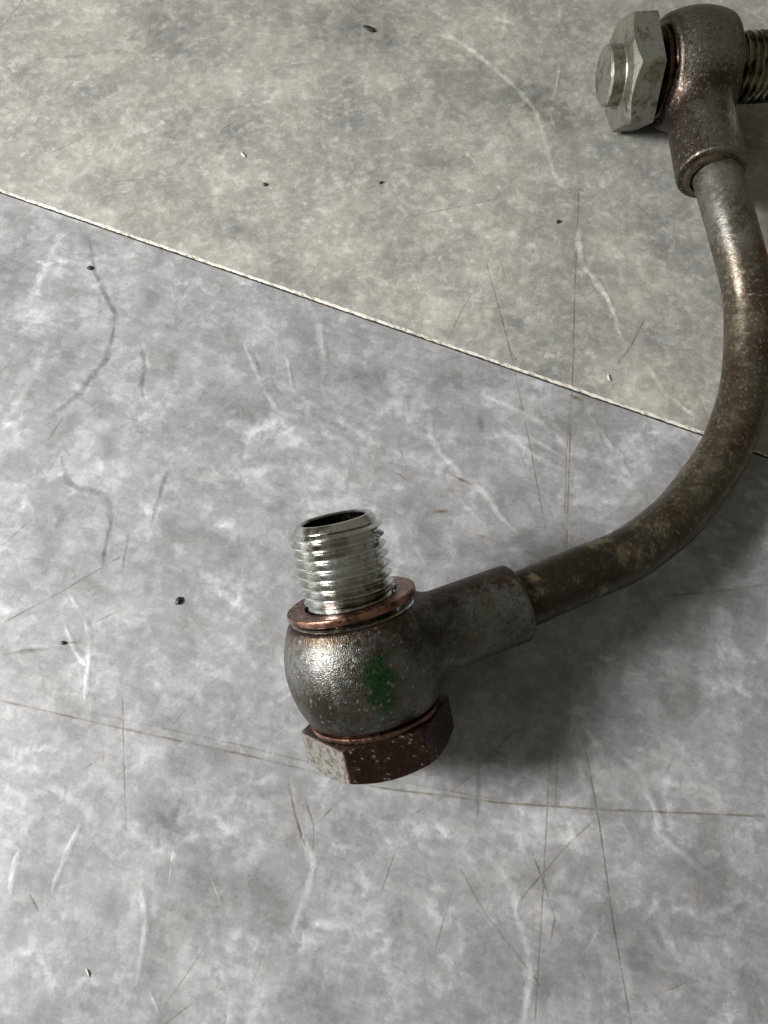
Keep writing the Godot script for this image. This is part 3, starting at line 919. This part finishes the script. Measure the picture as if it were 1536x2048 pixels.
func metals() -> void:
	var cast := grain_image(512, 10.0, 3, 31, 0.0, 1.0, 1.6)
	var cast_rough := grain_image(512, 26.0, 4, 32, 0.24, 0.54, 1.9)
	var pitted := grain_image(512, 20.0, 5, 33, 0.0, 1.0, 1.5)
	var shiny := grain_image(512, 40.0, 4, 34, 0.13, 0.32, 1.8)
	var oily := grain_image(512, 60.0, 5, 35, 0.22, 0.50, 2.0)
	metal("cast_steel", 0.92, 14.0, cast_rough, cast, 0.06)
	metal("oxidised_tube", 0.72, 16.0, oily, pitted, 0.030)
	metal("bright_thread", 1.0, 12.0, shiny, pitted, 0.004)
	metal("machined_face", 1.0, 12.0, shiny, null, 0.0)
	metal("rusty_head", 0.55, 14.0, oily, pitted, 0.06)
	metal("dull_zinc", 0.75, 14.0, cast_rough, pitted, 0.022)
	metal("copper", 1.0, 10.0, grain_image(256, 30.0, 4, 36, 0.22, 0.5, 1.8), grain_image(256, 26.0, 4, 37, 0.0, 1.0, 1.5), 0.02)


# field of a banjo eye (axis y, widest radius 12.1) with its socket along d
func eye_field(p: Vector3, d: Vector3, half: float, length: float, socket: float, neck: float) -> float:
	var r := Vector2(p.x, p.z).length()
	var body := sqrt((r + 3.9) * (r + 3.9) + p.y * p.y) - 16.0
	body = smax(body, absf(p.y) - half, 0.7)
	var s := p.dot(d)
	var q := (p - d * s).length()
	var wide := socket - neck * 0.06 * clampf(4.0 - absf(s - 14.0), 0.0, 4.0)
	var tube := smax(q - wide, absf(s - length * 0.5) - length * 0.5, 0.9)
	return smin(body, tube, 2.6)


const AXIS := Vector3(-0.1967, 0.4848, -0.8522)       # the lower bolt, from its head to its thread
const BALL := Vector3(-3.12, 16.6, -19.81)
const UP_AXIS := Vector3(0.9971, 0.0, -0.0763)        # the far bolt
const UP_BALL := Vector3(65.8, 12.4, -145.8)

var tube_path := [
	Vector3(4.0, 15.7, -22.6), Vector3(21.35, 14.2, -29.3), Vector3(26.0, 13.8, -31.3), Vector3(33.1, 12.6, -34.5), Vector3(41.0, 10.4, -38.2), Vector3(49.9, 8.0, -44.6), Vector3(55.6, 6.5, -50.4),
	Vector3(62.0, 5.6, -58.5), Vector3(65.9, 5.6, -65.7), Vector3(68.7, 6.1, -73.1), Vector3(70.2, 7.2, -81.3), Vector3(70.6, 9.0, -89.4), Vector3(69.8, 10.8, -95.5), Vector3(67.8, 12.9, -106.6),
	Vector3(66.9, 13.4, -113.4), Vector3(66.5, 13.4, -118.0), Vector3(66.6, 13.0, -126.0)]


func build_pipe() -> void:
	var base := Vector3(62.0, 0.0, -58.0)
	var o := thing("bent_pipe", "curved brown steel pipe with a round banjo eye on each end", "pipe", base * MM)
	# --- the tube
	var curve := Curve3D.new()
	for i in tube_path.size():
		var before: Vector3 = tube_path[maxi(i - 1, 0)]
		var after: Vector3 = tube_path[mini(i + 1, tube_path.size() - 1)]
		var t: Vector3 = (after - before) / 6.0
		curve.add_point(tube_path[i] - base, -t, t)
	curve.bake_interval = 0.3
	var length := curve.get_baked_length()
	var n := 640
	var around := 112
	var rows := []
	var centers := PackedVector3Array()
	for i in n + 1:
		var at := length * i / n
		var c := curve.sample_baked(at, true)
		var t := (curve.sample_baked(minf(at + 1.2, length), true) - curve.sample_baked(maxf(at - 1.2, 0.0), true)).normalized()
		var side := t.cross(Vector3.UP).normalized()
		var up := side.cross(t).normalized()
		centers.append(c)
		var row := PackedVector3Array()
		for j in around:
			var q := TAU * j / around
			var r := 4.65 + 0.05 * wobble.get_noise_3d(c.x * 0.15, c.z * 0.15, q)
			row.append(c + (side * cos(q) + up * sin(q)) * r)
		rows.append(row)
	var big := noise(41, 9.0, 4, 0.6)
	var small := noise(42, 1.6, 4, 0.6)
	var flake := noise(43, 0.7, 2)
	var paint := func(p: Vector3, _n: Vector3) -> Color:
		var w := p + base
		var a := big.get_noise_3dv(p)
		var b := small.get_noise_3dv(p)
		var f := flake.get_noise_3dv(p)
		var far := smoothstep(-90.0, -104.0, w.z + 5.0 * a)       # bare grey steel towards the far end
		var olive := smoothstep(52.0, 30.0, w.x + 10.0 * a)        # blackened, oily towards the near end
		var c := Color(0.080, 0.067, 0.050)
		c = c.lerp(Color(0.128, 0.110, 0.080), smoothstep(0.05, 0.35, a + 0.6 * b))
		c = c.lerp(Color(0.060, 0.042, 0.028), smoothstep(0.1, 0.4, -a + 0.5 * b))
		var dark := Color(0.034, 0.028, 0.019).lerp(Color(0.19, 0.155, 0.085), smoothstep(0.22, 0.5, a + 0.6 * b))
		c = c.lerp(dark, olive * 0.85)
		c = c.lerp(Color(0.165, 0.160, 0.146).lerp(Color(0.085, 0.074, 0.058), smoothstep(-0.15, 0.3, a + 0.4 * b)), far)
		c = c.lerp(Color(0.40, 0.35, 0.25), 0.45 * smoothstep(0.35, 0.6, f + 0.5 * b) * (1.0 - 0.75 * olive))
		var d := (w - Vector3(72.6, 13.0, -97.6)).length()          # a spot of red rust on the shoulder of the bend
		c = c.lerp(Color(0.15, 0.040, 0.018), 0.9 * smoothstep(4.3, 2.6, d + 2.4 * b))
		d = (w - Vector3(70.5, 12.9, -89.6)).length()               # scraped to bright metal
		c = c.lerp(Color(0.62, 0.62, 0.58), 0.75 * smoothstep(0.10, 0.30, small.get_noise_3d(p.x * 0.3 + p.z * 0.5, p.z * 1.3, 3.0)) * smoothstep(2.6, 1.2, d))
		return c
	var s := Shape.new()
	s.sheet(rows, true, paint, func(p, i, _j): return p - centers[i])
	part("tube", s.done(MM), M.oxidised_tube, o)
	# --- the near eye
	eye(o, base, BALL, AXIS, Vector3(24.46, -3.0, -9.5), 7.9, 26.6, 6.5, 0.0, true)
	# --- the far eye
	eye(o, base, UP_BALL, -UP_AXIS, Vector3(-0.2, 1.0, 28.6), 6.7, 29.0, 6.75, 1.0, false)


func eye(o: Node3D, base: Vector3, at: Vector3, axis: Vector3, towards: Vector3, half: float, length: float, socket: float, neck: float, near: bool) -> void:
	var fr := frame(at - base, axis, towards)
	var d := fr.basis.inverse() * towards.normalized()
	var big := noise(51 if near else 61, 8.0, 4, 0.6)
	var small := noise(52, 1.3, 3, 0.6)
	var pit := noise(53, 0.55, 2)
	var paint := func(p: Vector3, _n: Vector3) -> Color:
		var a := big.get_noise_3dv(p)
		var b := small.get_noise_3dv(p)
		var f := pit.get_noise_3dv(p)
		var r := Vector2(p.x, p.z).length()
		var steel := Color(0.160, 0.159, 0.155) if near else Color(0.185, 0.18, 0.16)
		var c := steel.lerp(Color(0.105, 0.093, 0.070) if near else Color(0.150, 0.134, 0.105), 0.7 * smoothstep(-0.2, 0.5, a + 0.4 * b))
		c = c.lerp(Color(0.070, 0.058, 0.040), (0.45 if near else 0.7) * smoothstep(0.05, 0.5, f + 0.4 * b))
		# rust bleeding from the copper along the rims of the eye
		var stained := Color(0.070, 0.032, 0.020) if near else Color(0.045, 0.028, 0.020)
		var rim := smoothstep(half - 2.0, half - 0.4, absf(p.y) + 1.6 * b) * smoothstep(8.6, 9.4, r)
		c = c.lerp(stained, rim * (0.7 if p.y > 0.0 else 0.45))
		if near:
			# oily olive grime, patchy all over the fitting
			c = c.lerp(Color(0.040, 0.032, 0.020), 0.8 * smoothstep(-0.2, 0.45, big.get_noise_3d(p.x * 0.7 + 40.0, p.y * 0.7, p.z * 0.7) + 0.22 * b + 0.2 * f))
			# dab of green paint
			var q := atan2(p.z, p.x) - GREEN.x
			var g := Vector2(wrapf(q, -PI, PI) * 12.0 / 2.5, (p.y - GREEN.y) / 4.5).length() + 0.45 * b + 0.3 * a
			c = c.lerp(Color(0.004, 0.060, 0.012).lerp(Color(0.012, 0.10, 0.024), smoothstep(0.0, 0.3, f)), (0.8 - 0.25 * smoothstep(0.0, 0.4, b + 0.5 * f)) * smoothstep(1.3, 0.55, g) * smoothstep(8.0, 10.5, r))
			c = c.lerp(Color(0.5, 0.5, 0.45), 0.6 * smoothstep(0.55, 0.66, f + 0.25 * b) * smoothstep(9.0, 5.0, p.x))
		else:
			# oily red-brown rust in the neck and on the rim beside the head
			var wet := smoothstep(4.0, 0.0, absf(p.x - 11.0) + 4.0 * b)
			c = c.lerp(Color(0.035, 0.018, 0.013), wet * 0.8)
			c = c.lerp(Color(0.055, 0.036, 0.026), 0.6 * smoothstep(0.15, 0.45, a + b * 0.6) * smoothstep(8.0, 12.0, p.x))
			c = c.lerp(Color(0.45, 0.44, 0.41), 0.6 * smoothstep(0.38, 0.6, f + 0.3 * b))
		return c
	var s := Shape.new()
	var field := func(p: Vector3) -> float: return eye_field(p, d, half, length, socket, neck)
	nets(s, Vector3(-12.6, -9.4, -12.6), Vector3(length + 0.8, 9.4, 12.6), 0.33, field, paint)
	var e := part("banjo_eye", s.done(MM), M.cast_steel, o)
	e.transform = fr
	# the machined ring that the washer seats on
	var ring := Shape.new()
	var face_tone := func(p: Vector3, _n: Vector3) -> Color:
		return (Color(0.42, 0.42, 0.40) if near else Color(0.09, 0.08, 0.07)).lerp(Color(0.06, 0.045, 0.03), smoothstep(-0.1, 0.3, big.get_noise_3dv(p * 1.5)))
	for k in [1.0, -1.0]:
		lathe(ring, [Vector2(7.4, (half - 0.3) * k), Vector2(7.4, (half + 0.25) * k), Vector2(9.3, (half + 0.25) * k), Vector2(9.55, half * k), Vector2(9.55, (half - 0.5) * k)], 96, 0.6, face_tone)
	part("seat_face", ring.done(MM), M.machined_face, e)
	# the braze that fills the step between socket and tube
	var bead := Shape.new()
	var bronze := func(p: Vector3, _n: Vector3) -> Color:
		return Color(0.075, 0.062, 0.042).lerp(Color(0.035, 0.028, 0.020), smoothstep(-0.1, 0.3, big.get_noise_3dv(p) + 0.6 * small.get_noise_3dv(p)))
	lathe(bead, [Vector2(socket - 0.8, -0.4), Vector2(socket - 0.95, 0.05), Vector2(socket - 1.35, 0.3), Vector2(4.95, 0.75), Vector2(4.3, 1.1)], 96, 0.3, bronze)
	var braze := part("braze_bead", bead.done(MM), M.oxidised_tube, e)
	braze.transform = frame(d * (length - 0.15), d, Vector3(0, 1, 0))


const GREEN := Vector2(1.62, -0.5)          # where the dab sits on the eye: angle round it, height on it


func build_lower_bolt() -> void:
	var at := BALL - AXIS * 17.3
	var o := thing("banjo_bolt", "hollow banjo bolt with rusty brown hex head, its bright thread pointing up", "bolt", Vector3.ZERO)
	o.transform = frame(at, AXIS, Vector3(1, 0, 0))
	var big := noise(71, 7.0, 3, 0.5)
	var small := noise(72, 1.1, 3, 0.6)
	var chip := noise(73, 0.5, 2, 0.6)
	# y = 0 is the foot of the head
	var head := func(p: Vector3, _n: Vector3) -> Color:
		var a := big.get_noise_3dv(p)
		var b := small.get_noise_3dv(p)
		var f := chip.get_noise_3dv(p * Vector3(1, 0.6, 1))
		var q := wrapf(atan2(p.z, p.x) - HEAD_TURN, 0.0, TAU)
		var face_tone := smoothstep(0.01, -0.03, absf(q - TAU * 2.5 / 6.0) - TAU / 12.0)  # one flat of the head is paler than the other five
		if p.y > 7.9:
			face_tone = 0.0
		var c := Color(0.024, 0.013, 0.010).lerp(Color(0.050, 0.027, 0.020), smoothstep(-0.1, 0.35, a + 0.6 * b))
		c = c.lerp(Color(0.29, 0.275, 0.245).lerp(Color(0.11, 0.098, 0.08), smoothstep(-0.1, 0.35, b + 0.5 * f)), face_tone * 0.94)
		return c.lerp(Color(0.50, 0.46, 0.41), 0.55 * smoothstep(0.48, 0.64, f * 0.9 + 0.35 * b + 0.25 * a))
	var s := Shape.new()
	hexagon(s, 1.9, 8.2, 20.4, HEAD_TURN, true, 0.0, head)
	part("hex_head", s.done(MM), M.rusty_head, o)
	var t := Shape.new()
	var plated := func(p: Vector3, _n: Vector3) -> Color:
		var a := big.get_noise_3dv(p)
		var b := small.get_noise_3dv(p)
		var q := wrapf(atan2(p.z, p.x) - GRIME_TURN, -PI, PI)
		var c := Color(0.66, 0.67, 0.655).lerp(Color(0.46, 0.455, 0.42), smoothstep(-0.1, 0.4, a + 0.3 * b))
		# brown oil baked on in ragged patches, wherever it ran
		c = c.lerp(Color(0.130, 0.102, 0.058), 0.7 * smoothstep(0.10, 0.42, big.get_noise_3d(p.x * 0.9 + 11.0, p.y * 0.5, p.z * 0.9) + 0.35 * b))
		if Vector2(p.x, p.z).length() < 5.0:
			c = Color(0.030, 0.025, 0.018)      # near-black inside the bore
		var d := Vector2(wrapf(q + 0.45, -PI, PI) * 7.0 / 1.5, (p.y - 36.2) / 0.8).length()
		c = c.lerp(Color(0.012, 0.009, 0.006), smoothstep(1.2, 0.7, d + b))
		return c
	var y1 := 39.7
	thread(t, 27.9, y1 - 1.0, 7.0, 1.5, 160, 0.62, plated)
	# chamfered mouth, bore, and the plain shank inside the eye
	lathe(t, [Vector2(6.38, y1 - 1.02), Vector2(6.34, y1 - 0.9), Vector2(5.62, y1), Vector2(5.15, y1), Vector2(4.8, y1 - 0.35), Vector2(4.8, y1 - 22.0), Vector2(0.0, y1 - 22.0)], 128, 0.5, plated)
	lathe(t, [Vector2(6.2, 28.6), Vector2(6.2, 27.6), Vector2(6.6, 27.0), Vector2(6.6, 8.0)], 96, 1.0, plated)
	part("threaded_shank", t.done(MM), M.bright_thread, o)


const HEAD_TURN := -0.12
const GRIME_TURN := 0.75


func build_upper_bolt() -> void:
	var o := thing("banjo_bolt", "grey banjo bolt with a round boss on its hex head, lying sideways", "bolt", Vector3.ZERO)
	o.transform = frame(UP_BALL, UP_AXIS, Vector3(0, 1, 0))
	var big := noise(81, 6.0, 4, 0.6)
	var small := noise(82, 1.3, 3, 0.6)
	var zinc := func(p: Vector3, _n: Vector3) -> Color:
		var a := big.get_noise_3dv(p)
		var b := small.get_noise_3dv(p)
		var c := Color(0.27, 0.268, 0.232).lerp(Color(0.165, 0.158, 0.122), smoothstep(-0.15, 0.3, a + 0.4 * b))
		return c.lerp(Color(0.09, 0.075, 0.05), 0.8 * smoothstep(0.28, 0.5, b + 0.4 * a))
	var s := Shape.new()
	# across the bolt: x points up, z towards +z or -z; the head runs from -15.2 to -9.4
	hexagon(s, -15.9, -9.9, 20.6, UP_TURN, true, 0.0, zinc)
	var h := part("hex_head", s.done(MM), M.dull_zinc, o)
	var b := Shape.new()
	lathe(b, [Vector2(0.0, -19.1), Vector2(5.3, -19.1), Vector2(5.9, -18.6), Vector2(5.9, -16.1), Vector2(6.3, -15.7)], 96, 0.5, zinc)
	part("boss", b.done(MM), M.dull_zinc, h)
	var t := Shape.new()
	var oily := func(p: Vector3, _n: Vector3) -> Color:
		var a := big.get_noise_3dv(p)
		var c := Color(0.36, 0.34, 0.26).lerp(Color(0.08, 0.065, 0.04), smoothstep(-0.15, 0.3, a + 0.4 * small.get_noise_3dv(p)))
		return c
	thread(t, 7.2, 22.0, 7.0, 1.5, 128, 0.9, oily)
	lathe(t, [Vector2(6.1, 22.0), Vector2(5.2, 22.2), Vector2(4.8, 21.8), Vector2(4.8, 6.0), Vector2(0.0, 6.0)], 96, 0.8, oily)
	lathe(t, [Vector2(6.6, -10.0), Vector2(6.6, 7.4), Vector2(6.2, 7.4)], 64, 1.0, oily)
	part("threaded_shank", t.done(MM), M.bright_thread, o)


const UP_TURN := 0.39


func washer(label: String, at: Vector3, axis: Vector3, outer: float, inner: float, thick: float, dirty: float, tone: float, the_seed: int) -> void:
	var o := MeshInstance3D.new()
	o.name = "copper_washer"
	add_child(o, true)
	o.set_meta("label", label)
	o.set_meta("category", "washer")
	var big := noise(the_seed, 5.0, 4, 0.6)
	var small := noise(the_seed + 1, 1.0, 3, 0.6)
	var paint := func(p: Vector3, _n: Vector3) -> Color:
		var a := big.get_noise_3dv(p)
		var b := small.get_noise_3dv(p)
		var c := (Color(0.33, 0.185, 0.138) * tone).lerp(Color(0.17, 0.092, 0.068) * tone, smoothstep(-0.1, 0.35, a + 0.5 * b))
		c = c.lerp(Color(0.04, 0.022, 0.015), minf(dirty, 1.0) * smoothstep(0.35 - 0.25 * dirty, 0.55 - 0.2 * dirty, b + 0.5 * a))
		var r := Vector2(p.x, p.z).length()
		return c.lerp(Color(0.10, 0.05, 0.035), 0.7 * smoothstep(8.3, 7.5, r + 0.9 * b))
	var s := Shape.new()
	var h := thick / 2.0
	lathe(s, [Vector2(inner, -h + 0.1), Vector2(inner, h - 0.1), Vector2(inner + 0.12, h), Vector2(outer - 0.25, h), Vector2(outer - 0.07, h - 0.09), Vector2(outer, h - 0.3), Vector2(outer, -h + 0.3), Vector2(outer - 0.07, -h + 0.09), Vector2(outer - 0.25, -h), Vector2(inner + 0.12, -h), Vector2(inner, -h + 0.1)], 180, 0.25, paint)
	o.mesh = s.done(MM)
	o.material_override = M.copper
	o.transform = frame(at, axis, Vector3(1, 0, 0))


func build_washers() -> void:
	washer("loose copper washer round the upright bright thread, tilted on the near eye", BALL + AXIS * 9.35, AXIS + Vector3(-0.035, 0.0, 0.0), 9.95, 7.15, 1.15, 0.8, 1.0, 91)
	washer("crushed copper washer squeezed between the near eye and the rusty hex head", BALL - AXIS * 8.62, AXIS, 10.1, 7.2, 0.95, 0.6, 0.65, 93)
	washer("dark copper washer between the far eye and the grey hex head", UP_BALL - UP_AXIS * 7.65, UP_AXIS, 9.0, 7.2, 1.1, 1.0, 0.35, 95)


# ---------------------------------------------------------------- bits lying on the floor

func build_grit() -> void:
	var black := StandardMaterial3D.new()
	black.resource_name = "black_grit"
	black.albedo_color = Color(0.13, 0.12, 0.115)
	black.roughness = 0.55
	var pale := StandardMaterial3D.new()
	pale.resource_name = "white_chip"
	pale.albedo_color = Color(0.74, 0.73, 0.70)
	pale.roughness = 0.7
	crumb("grit_crumb", "long black crumb lying on the beige tile near its far edge", "crumb", Vector2(-3.6, -173.2), STEP_UP, Vector3(1.6, 0.45, 0.55), 0.5, black, 101)
	crumb("grit_crumb", "round black crumb on the grey tile left of the copper washer", "crumb", Vector2(-36.8, -32.8), 0.0, Vector3(0.52, 0.4, 0.72), 0.4, black, 102)
	crumb("grit_crumb", "small black crumb on the grey tile beside a dark sunken vein", "crumb", Vector2(-62.0, -104.5), 0.0, Vector3(0.55, 0.35, 0.4), 0.1, black, 103)
	crumb("grit_crumb", "small black crumb in the middle of the beige tile", "crumb", Vector2(-26.2, -126.3), STEP_UP, Vector3(0.42, 0.3, 0.38), 0.9, black, 104)
	crumb("grit_crumb", "small dark crumb sitting on a thin scratch in the beige tile", "crumb", Vector2(-0.7, -126.8), STEP_UP, Vector3(0.5, 0.28, 0.3), -0.2, black, 105)
	crumb("grit_crumb", "dark crumb on the beige tile left of the far socket", "crumb", Vector2(37.5, -116.2), STEP_UP, Vector3(0.45, 0.3, 0.35), -0.7, black, 106)
	crumb("grit_crumb", "dark crumb on the grey tile at the end of a smear", "crumb", Vector2(-56.4, -25.3), 0.0, Vector3(0.4, 0.25, 0.3), 0.0, black, 107)
	crumb("paint_chip", "white chip lying alone on the beige tile", "chip", Vector2(-31.5, -134.8), STEP_UP, Vector3(0.95, 0.18, 0.32), 1.05, pale, 108)
	crumb("paint_chip", "pale sliver on the grey tile near the bottom edge", "chip", Vector2(-45.6, 25.5), 0.0, Vector3(0.6, 0.14, 0.18), 0.95, pale, 109)
	crumb("paint_chip", "pale chip on the beige tile close to the joint by the bend", "chip", Vector2(44.7, -78.0), STEP_UP, Vector3(0.75, 0.2, 0.25), 1.3, pale, 110)


func crumb(called: String, label: String, category: String, at: Vector2, y: float, size: Vector3, turn: float, material: Material, the_seed: int) -> void:
	var n := noise(the_seed, 0.9, 2)
	var o := MeshInstance3D.new()
	o.name = called
	add_child(o, true)
	o.set_meta("label", label)
	o.set_meta("category", category)
	o.set_meta("group", "grit on the floor" if called == "grit_crumb" else "pale chips on the floor")
	var s := Shape.new()
	var rows := []
	for i in 9:
		var row := PackedVector3Array()
		var v := PI * i / 8.0
		for j in 14:
			var u := TAU * j / 14
			var d := Vector3(sin(v) * cos(u), cos(v), sin(v) * sin(u))
			row.append(d * size * (1.0 + 0.55 * n.get_noise_3dv(d * 0.8)))
		rows.append(row)
	s.sheet(rows, true, func(_p, _n): return Color.WHITE, func(p, _i, _j): return p.normalized())
	o.mesh = s.done(MM)
	o.material_override = material
	o.position = Vector3(at.x, y + size.y * 0.6, at.y) * MM
	o.rotation.y = -turn
